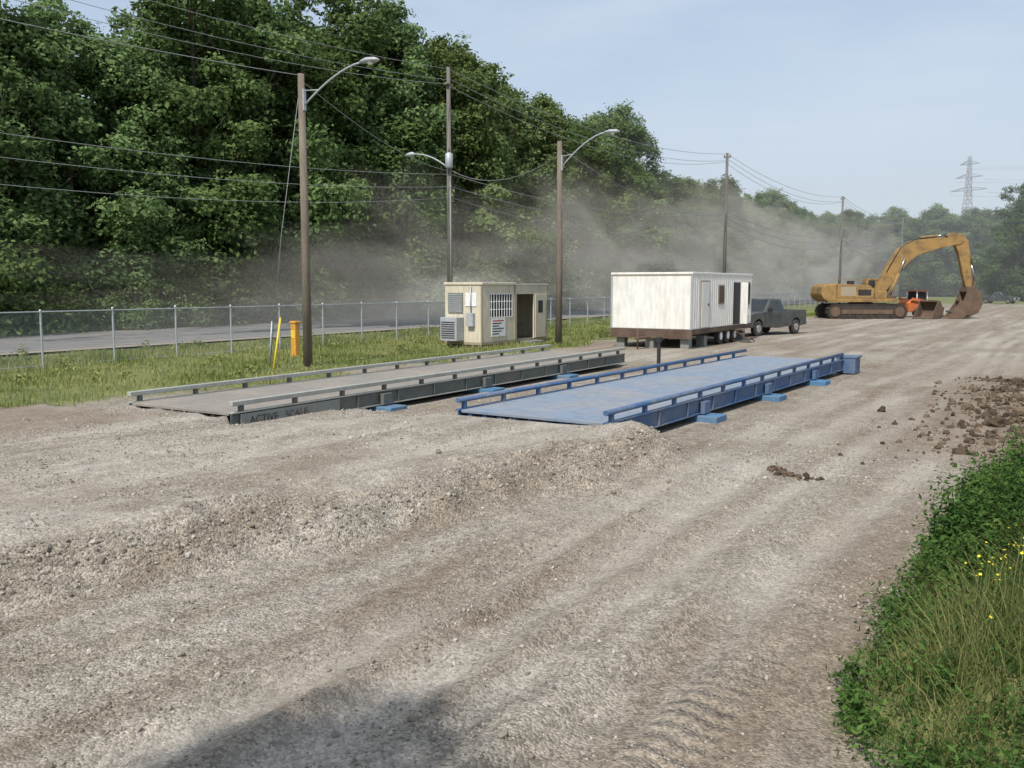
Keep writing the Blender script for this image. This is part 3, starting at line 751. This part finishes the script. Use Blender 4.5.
box('door',(x1+.031,39.3,.92),(x1+.05,40.3,2.98),M['white'],e,.004); box('door_frame',(x1+.0145,39.22,.9),(x1+.03,40.38,3.05),M['tan'],e,0); box('door_handle',(x1+.051,40.12,1.9),(x1+.09,40.2,2.0),M['dark'],e,0)
win(x1,41.7,42.4,2.0,2.8,M['brown']); win(x1,45.6,46.5,1.9,2.95)
box('doorway_shade_panel',(x1+.016,43.9,.9),(x1+.03,44.9,2.98),M['dark'],e,0)  # dark sheet on the solid wall, paints the shade inside the doorway
box('door_leaf',(x1+.04,44.95,.9),(x1+.4,45.0,2.98),M['white'],e,.005)
for i in range(3): box('step',(x1+.1+.26*i,44.0,.62-.2*i),(x1+.36+.26*i,44.8,.66-.2*i),M['rust'],e)
for s in (44.02,44.78): tubeobj('step_stringer',[(x1+.12,s,.6),(x1+.9,s,.02)],.02,M['rust'],e,6)

# ---------------------------------------------------------------- vehicles
def arcp(cx,cz,r,a0,a1,n): return [(cx+r*math.cos(math.radians(a0+(a1-a0)*i/n)),cz+r*math.sin(math.radians(a0+(a1-a0)*i/n))) for i in range(n+1)]
def vehicle(name,loc,rz,paint,kind='pickup',scale=1.0):
    e=empty(name,loc,rz); e.scale=(scale,)*3
    pts=[(-2.7,.5)]+[(-2.2,.42)]+arcp(-1.72,.40,.44,175,5,8)+[(0,.36)]+arcp(1.72,.40,.44,175,5,8)+[(2.3,.42),(2.62,.45),(2.68,.62),(2.66,.9),(2.5,1.05),(1.9,1.13),(1.05,1.18)]
    pts+=[(-.75,1.16),(-2.68,1.14)] if kind=='pickup' else [(-2.6,1.14)]
    prof('body',pts,-.95,.95,paint,e,.05)
    cb=(-.75 if kind=='pickup' else -2.55)
    B=[(cb,-.9,1.13),(1.15,-.9,1.13),(1.15,.9,1.13),(cb,.9,1.13)]
    T=[(cb+.16,-.70,1.80),(.35,-.70,1.82),(.35,.70,1.82),(cb+.16,.70,1.80)]
    pyd('cabin',B+T,[(0,1,2,3),(4,5,6,7),(0,1,5,4),(1,2,6,5),(2,3,7,6),(3,0,4,7)],paint,e,.05)
    def pan(nm,q,us,mat,off=.012):
        q=[Vector(v) for v in q]; nrm=(q[1]-q[0]).cross(q[3]-q[0]).normalized()*off
        if nrm.dot(q[0]-Vector((0,0,1.4)))<0: nrm=-nrm
        f=lambda u,v:(q[0]*(1-u)+q[1]*u)*(1-v)+(q[3]*(1-u)+q[2]*u)*v+nrm
        u0,u1,v0,v1=us
        pyd(nm,[f(u0,v0),f(u1,v0),f(u1,v1),f(u0,v1)],[(0,1,2,3)],mat,e)
    pan('windshield',(B[1],B[2],T[2],T[1]),(.07,.93,.1,.9),M['glass']); pan('rear_window',(B[0],B[3],T[3],T[0]),(.1,.9,.2,.85),M['glass'])
    for s in ((B[0],B[1],T[1],T[0]),(B[3],B[2],T[2],T[3])):
        if kind=='pickup': pan('side_window',s,(.08,.42,.15,.85),M['glass']); pan('side_window',s,(.47,.86,.15,.85),M['glass'])
        else:
            for a,b in ((.05,.3),(.34,.6),(.64,.9)): pan('side_window',s,(a,b,.15,.85),M['glass'])
    for sy in (-1,1):
        for xx in (-.7,.3,1.12): box('door_gap',(xx,sy*.951,.5),(xx+.015,sy*.953,1.1),M['dark'],e,0)
        box('door_handle',(-.1,sy*.955,.98),(.08,sy*.975,1.01),M['dark'],e,0)
    for sx in (-1.72,1.72):
        for sy in (-1,1):
            V,F=tube([(sx,sy*.72,.37),(sx,sy*.74,.37),(sx,sy*.93,.37),(sx,sy*.96,.37)],[.3,.37,.37,.31],20); pyd('tyre',V,F,M['rubber'],e)
            V,F=tube([(sx,sy*.93,.37),(sx,sy*.97,.37)],[.21,.19],14); pyd('hub',V,F,M['chrome'],e)
    box('front_bumper',(2.64,-.94,.42),(2.80,.94,.60),M['chrome'],e,.03); box('rear_bumper',(-2.84,-.92,.45),(-2.69,.92,.62),M['chrome'],e,.03)
    box('licence_plate',(2.801,-.15,.45),(2.81,.15,.57),M['signw'],e,0)
    box('grille',(2.66,-.5,.66),(2.70,.5,.92),M['dark'],e,.01); box('grille_bar',(2.701,-.5,.77),(2.715,.5,.80),M['chrome'],e,0)
    for s in (-1,1):
        box('headlight',(2.64,s*.55,.68),(2.70,s*.90,.90),M['headlight'],e,.02); box('mirror',(.85,s*.95,1.18),(.98,s*1.15,1.38),M['dark'],e,.02)
        box('tail_light',(-2.72,s*.80,.75),(-2.69,s*.93,1.05),M['red'],e,.01)
    if kind=='pickup':
        box('bed_shade_panel',(-2.6,-.8,1.145),(-.85,.8,1.165),M['dark'],e,0)  # flat dark sheet paints the shade down inside the bed
        for s in (-1,1): box('bed_rail',(-2.66,s*.81,1.14),(-.80,s*.94,1.23),paint,e,.02)
        box('tailgate_top',(-2.69,-.8,1.14),(-2.61,.8,1.23),paint,e,.02)
    return e
vehicle('pickup_truck',(-15.3,52.2,0),math.radians(-106),M['carsilver'],'pickup',1.15)
vehicle('parked_van',(-3.5,158,0),math.radians(-75),M['carblue'],'suv')
vehicle('pickup_truck',(-10,165,0),math.radians(-20),M['carsilver'])

# ---------------------------------------------------------------- excavator
def excavator(loc,rz):
    e=empty('excavator',loc,rz); Yl=M['yellow']
    for s in (-1,1):
        yc=s*1.35; y0,y1=yc-.32,yc+.32
        tr=arcp(-2.75,.6,.6,90,270,10)+arcp(2.75,.6,.6,-90,90,10)
        prof('track_chain',tr,y0,y1,M['track'],e,.03)
        n=46; Ls=5.5; tot=2*Ls+2*math.pi*.62
        sh=[]
        for i in range(n):
            d=tot*i/n
            if d<Ls: x,z,a=-2.75+d,1.22,0
            elif d<Ls+math.pi*.62: t=(d-Ls)/.62; x,z,a=2.75+.62*math.sin(t),.6+.62*math.cos(t),-t
            elif d<2*Ls+math.pi*.62: x,z,a=2.75-(d-Ls-math.pi*.62),-.0,math.pi
            else: t=(d-2*Ls-math.pi*.62)/.62; x,z,a=-2.75-.62*math.sin(t),.6-.62*math.cos(t),math.pi-t
            v,f=boxvf((-.13,y0-.03,-.03),(.13,y1+.03,.03)); R=Matrix.Rotation(-a,3,'Y')
            sh.append(([R@Vector(q)+Vector((x,0,z)) for q in v],f))
            v,f=boxvf((-.13,y0-.03,.03),(-.08,y1+.03,.08)); sh.append(([R@Vector(q)+Vector((x,0,z)) for q in v],f))
        merge('track_shoes',sh,M['track'],e)
        ys_=(y0-.025 if s<0 else y1+.025)
        box('track_frame',(-2.2,ys_-.03,.42),(2.2,ys_+.03,.78),M['rust'],e,.05)
        for k in range(8):
            x=-2.1+k*.6; V,F=tube([(x,ys_-.06,.24),(x,ys_+.06,.24)],.17,12); pyd('roller',V,F,M['track'],e)
        for x in (-2.75,2.75):
            V,F=tube([(x,ys_-.05,.6),(x,ys_+.05,.6)],.42,18); pyd('sprocket',V,F,M['rust'],e)
    box('carbody',(-1.4,-1.0,.45),(1.4,1.0,1.15),M['rust'],e,.1)
    V,F=tube([(0,0,1.14),(0,0,1.42)],1.0,24); pyd('slew_ring',V,F,M['rust'],e)
    prof('upper_frame',[(-3.3,1.42),(2.4,1.42),(2.6,1.55),(2.6,1.75),(-3.3,1.75)],-1.5,1.5,Yl,e,.04)
    prof('counterweight',[(-3.35,1.45),(-3.75,1.65),(-3.95,2.1),(-3.85,2.75),(-3.5,3.0),(-2.6,3.0),(-2.6,1.45)],-1.52,1.52,Yl,e,.12)
    prof('engine_housing',[(-2.58,1.76),(.6,1.76),(.6,2.55),(.2,2.85),(-2.58,3.0)],-1.5,1.5,Yl,e,.06)
    box('side_door',(-2.3,-1.52,1.95),(-1.0,-1.505,2.75),M['tan'],e,0); box('side_grille',(-.8,-1.52,2.0),(.3,-1.505,2.5),M['dark'],e,0)
    box('fuel_tank',(.65,-1.5,1.76),(1.7,-.7,2.35),Yl,e,.05)
    box('tool_box',(1.75,-1.5,1.76),(2.5,-.75,2.0),M['rust'],e,.03)
    tubeobj('exhaust_stack',[(-1.8,.4,2.9),(-1.8,.4,3.6)],.08,M['rust'],e); box('air_cleaner',(-1.2,-.3,2.9),(-.7,.2,3.25),M['dark'],e,.05)
    prof('cab',[(.65,1.76),(2.5,1.76),(2.55,2.2),(2.25,3.45),(.75,3.45),(.65,3.1)],.55,1.5,Yl,e,.05)
    for yv in (.54,1.51):
        prof('cab_window',[(1.55,2.3),(2.38,2.3),(2.13,3.3),(1.55,3.3)],yv-.003,yv+.003,M['glass'],e,0)
        prof('cab_window',[(.8,2.5),(1.42,2.5),(1.42,3.3),(.85,3.3)],yv-.003,yv+.003,M['glass'],e,0)
    pyd('cab_windshield',[(2.57,.65,2.25),(2.57,1.4,2.25),(2.31,1.4,3.32),(2.31,.65,3.32)],[(0,1,2,3)],M['glass'],e)
    tubeobj('handrail',[(-2.4,-1.45,3.0),(-2.4,-1.45,3.35),(-.2,-1.45,3.3),(-.2,-1.45,2.75)],.025,Yl,e,6)
    prof('boom',[(1.0,1.9),(1.7,1.85),(2.6,3.1),(3.7,4.6),(4.6,5.4),(6.4,6.0),(8.4,6.4),(8.65,6.65),(8.4,6.95),(6.3,6.95),(4.2,6.7),(3.0,5.95),(2.2,4.7),(1.35,2.9)],-.33,.33,Yl,e,.04)
    prof('stick',[(7.1,7.1),(7.6,7.4),(8.5,7.25),(9.05,6.7),(9.55,2.9),(9.25,2.55),(8.95,2.8),(8.2,5.7),(7.8,6.5)],-.25,.25,Yl,e,.04)
    bk=[(9.0,2.75),(9.55,2.8),(10.1,2.2),(10.35,1.3),(10.0,.5),(9.2,.10),(8.35,.25),(8.0,.6),(8.15,.72),(9.05,.75),(9.5,1.2),(9.4,1.8),(8.9,2.3)]
    prof('bucket_shell',bk,-.7,.7,M['rust'],e,.03)
    for s in (-1,1): prof('bucket_cheek',[(8.95,2.4),(9.5,2.2),(10.1,1.3),(9.8,.55),(9.1,.2),(8.2,.45)],s*.66,s*.71,M['rust'],e,.01)
    for k in range(5):
        y=-.6+k*.3; prof('bucket_tooth',[(8.4,.25),(8.0,.72),(7.72,.62),(8.1,.3)],y-.06,y+.06,M['darksteel'],e,.01)
    def cyl(a,b,yv):
        a=Vector((a[0],yv,a[1]));b=Vector((b[0],yv,b[1])); m_=a.lerp(b,.58)
        tubeobj('hydraulic_barrel',[a,m_],.13,Yl,e,12); tubeobj('hydraulic_rod',[m_,b],.065,M['chrome'],e,10)
    for yv in (-.48,.48): cyl((2.3,1.95),(3.55,5.3),yv)
    cyl((4.9,6.95),(7.35,7.2),0)
    cyl((8.95,6.5),(9.85,3.4),0)
    prof('bucket_link',[(9.8,3.5),(9.95,3.4),(9.8,2.4),(9.6,2.4)],-.2,.2,M['rust'],e,.02)
    tubeobj('hose',[(2.0,-.36,4.0),(3.2,-.36,6.2),(4.6,-.3,6.9),(6.4,-.2,7.05),(7.2,-.1,7.3)],.035,M['black'],e,6)
    return e
excavator((-15.7,83,0),math.radians(31.8))
def loader(loc,rz):
    e=empty('compact_loader',loc,rz)
    prof('chassis',[(-1.5,.5),(-1.6,1.3),(-1.2,1.6),(0,1.5),(1.2,1.0),(1.4,.5)],-.7,.7,M['orange'],e,.06)
    prof('cab',[(-.7,1.4),(.5,1.3),(.35,2.25),(-.6,2.3)],-.55,.55,M['dark'],e,.04)
    box('cab_roof',(-.75,-.62,2.3),(.5,.62,2.4),M['orange'],e,.03)
    for x,y in ((-.65,-.62),(.5,-.62),(-.65,.62),(.5,.62)): tubeobj('cab_post',[(x,y,1.3),(x-.05,y,2.3)],.05,M['signw'],e,6)
    for s in (-1,1):
        prof('lift_arm',[(-1.5,1.5),(-1.3,1.75),(1.4,1.35),(2.0,.5),(1.8,.4),(1.2,1.1),(-1.3,1.5)],s*.72,s*.85,M['orange'],e,.02)
        for x in (-.85,.85):
            V,F=tube([(x,s*.86,.42),(x,s*.9,.42),(x,s*1.15,.42),(x,s*1.18,.42)],[.3,.42,.42,.32],16); pyd('tyre',V,F,M['rubber'],e)
            V,F=tube([(x,s*1.15,.42),(x,s*1.2,.42)],.2,10); pyd('rim',V,F,M['signw'],e)
    prof('bucket',[(1.8,.9),(2.1,.9),(2.0,.2),(3.0,.1),(3.0,.05),(1.85,.08)],-1.0,1.0,M['rust'],e,.02)
    return e
loader((-11.9,89,0),math.radians(50))
for (x,y,rz) in ((-8.6,86.5,.3),(-10.6,85.0,1.2)):
    e=empty('excavator_bucket',(x,y,0),rz)
    prof('shell',[(-.9,0),(.5,0),(1.0,.4),(1.1,1.0),(.7,1.5),(.2,1.6),(.2,1.45),(.6,1.3),(.85,.95),(.75,.5),(.4,.15),(-.9,.1)],-.8,.8,M['rust'],e,.02)
    for s in (-1,1): prof('cheek',[(-.7,.05),(.5,.05),(.95,.45),(1.0,1.0),(.6,1.4),(.2,1.5)],s*.78,s*.83,M['rust'],e,.01)
    for k in range(4): box('tooth',(-1.15,-.7+k*.42,0.01),(-.9,-.58+k*.42,.09),M['darksteel'],e,.01)

# ---------------------------------------------------------------- small things on the verge
e=empty('yellow_marker_stake'); tubeobj('stake',[(-21.9,20.6,-.1),(-21.8,20.9,1.75)],.035,M['ypaint'],e,8); tubeobj('cap',[(-21.8,20.9,1.75),(-21.8,20.9,1.8)],[.035,.01],M['ypaint'],e,8)
e=empty('utility_pedestal',(-25.6,25.3,0)); box('post',(-.13,-.13,0),(.13,.13,1.35),M['amber'],e,.03); box('cap',(-.16,-.16,1.35),(.16,.16,1.45),M['amber'],e,.03); box('label',(-.1,-.135,.8),(.1,-.132,1.1),M['ypaint'],e,0)
e=empty('sign_board',(-26.5,37.5,0)); box('panel',(-.45,-.02,.7),(.45,.02,1.95),M['signw'],e,.005)
for s in (-.35,.35): box('leg',(s-.03,.025,0),(s+.03,.07,1.9),M['galv'],e)
e=empty('card_reader_post',(-11.4,27.5,0)); box('post',(-.05,-.05,0),(.05,.05,1.05),M['dark'],e,.01); box('reader_head',(-.08,-.07,.95),(.08,.07,1.15),M['dark'],e,.02); box('foot',(-.15,-.15,-.02),(.15,.15,.03),M['steel'],e)

# ---------------------------------------------------------------- dust: drifting puffs of homogeneous volume
def volmat(name,dens,col,an=0.0):
    m,nt,out=newmat(name)
    v=nd(nt,'ShaderNodeVolumeScatter'); v.inputs['Color'].default_value=(*col,1); v.inputs['Anisotropy'].default_value=an
    v.inputs['Density'].default_value=dens; nt.links.new(v.outputs[0],out.inputs['Volume'])
    return m
dc=(1.0,0.93,0.82)
dv=[volmat('airborne_dust_thin',0.007,dc,-.2),volmat('airborne_dust_mid',0.011,dc,-.2),volmat('airborne_dust_dense',0.018,dc,-.2)]
dust=empty('dust_cloud')
bV,bF=ico(4)
def puff(x,y,z,rx,ry,rz,k,seed):
    r=np.random.default_rng(seed); V=bV.copy(); f=1
    for j in range(8):
        w=r.normal(size=3)*(1.5+j*1.0); f=f+0.22/(1+.25*j)*np.sin(V@w*1.6+r.uniform(0,6))
    V=V*np.clip(f,.25,2)[:,None]*np.array([rx,ry,rz])+np.array([x,y,z]); V[:,2]=np.maximum(V[:,2],0.2+0.01*seed)
    me=fastmesh('dust_puff',V,bF,[dv[k]],smooth=True); addobj('dust_puff',me,dust)
spec=[(-43,50,2.2,6,24,4.4,0),(-42,52,2.0,5,15,3.4,1),(-43.5,60,3.6,6,12,6.5,1),(-41,56,1,5,12,2.4,2),
(-43,84,4,6,22,7,1),(-43,88,3,5,13,5,1),(-44,100,6,6,20,9,0),(-42,112,3,6,18,6,1),
(-42,135,4,6,34,8,1),(-43,160,6,6,36,10,1),(-40,195,5,8,30,9,1)]
for i,s in enumerate(spec): puff(*s,i+1)
V,F=boxvf((-420,95,.35),(320,440,48)); pyd('haze',V,F,volmat('distant_haze',0.0015,(0.95,0.97,1.0)),dust)

# ---------------------------------------------------------------- sky, sun, camera
az=math.atan2(0.12,-1.0); el=math.radians(50)
w=bpy.data.worlds.new('World'); sc.world=w; w.use_nodes=True; nt=w.node_tree; nt.nodes.clear()
out=nt.nodes.new('ShaderNodeOutputWorld'); bg=nt.nodes.new('ShaderNodeBackground'); bg.inputs[1].default_value=0.14
sk=nt.nodes.new('ShaderNodeTexSky'); sk.sky_type='NISHITA'; sk.sun_disc=False; sk.sun_elevation=el; sk.sun_rotation=az
sk.air_density=1.0; sk.dust_density=1.8; sk.ozone_density=1.5; sk.altitude=100
tc=nt.nodes.new('ShaderNodeTexCoord')
cl=mrange(nt,noise(nt,scalev(nt,tc.outputs['Generated'],(1,1,4)),1.7,6,0.62),0.40,0.72,0.45,0.85)
nt.links.new(mixc(nt,cl,sk.outputs[0],(4.7,5.45,6.4)),bg.inputs[0]); nt.links.new(bg.outputs[0],out.inputs[0])
S=Vector((math.sin(az)*math.cos(el),math.cos(az)*math.cos(el),math.sin(el)))
ld=bpy.data.lights.new('sun','SUN'); ld.energy=4.2; ld.angle=math.radians(0.6); ld.color=(1,0.95,0.87)
lo=bpy.data.objects.new('sun',ld); COL.objects.link(lo); lo.rotation_euler=S.to_track_quat('Z','Y').to_euler(); lo.location=(0,-20,30)
cd=bpy.data.cameras.new('camera'); cam=bpy.data.objects.new('camera',cd); COL.objects.link(cam)
cam.location=(0,0,2.8); cam.rotation_euler=(math.radians(90-6.214),0,math.radians(31.8)); cd.lens=31.64; cd.sensor_width=36; cd.clip_start=0.05; cd.clip_end=6000
sc.camera=cam
sc.view_settings.view_transform='Standard'; sc.view_settings.look='None'; sc.view_settings.exposure=0; sc.view_settings.gamma=1
print('DONE',len(bpy.data.objects))
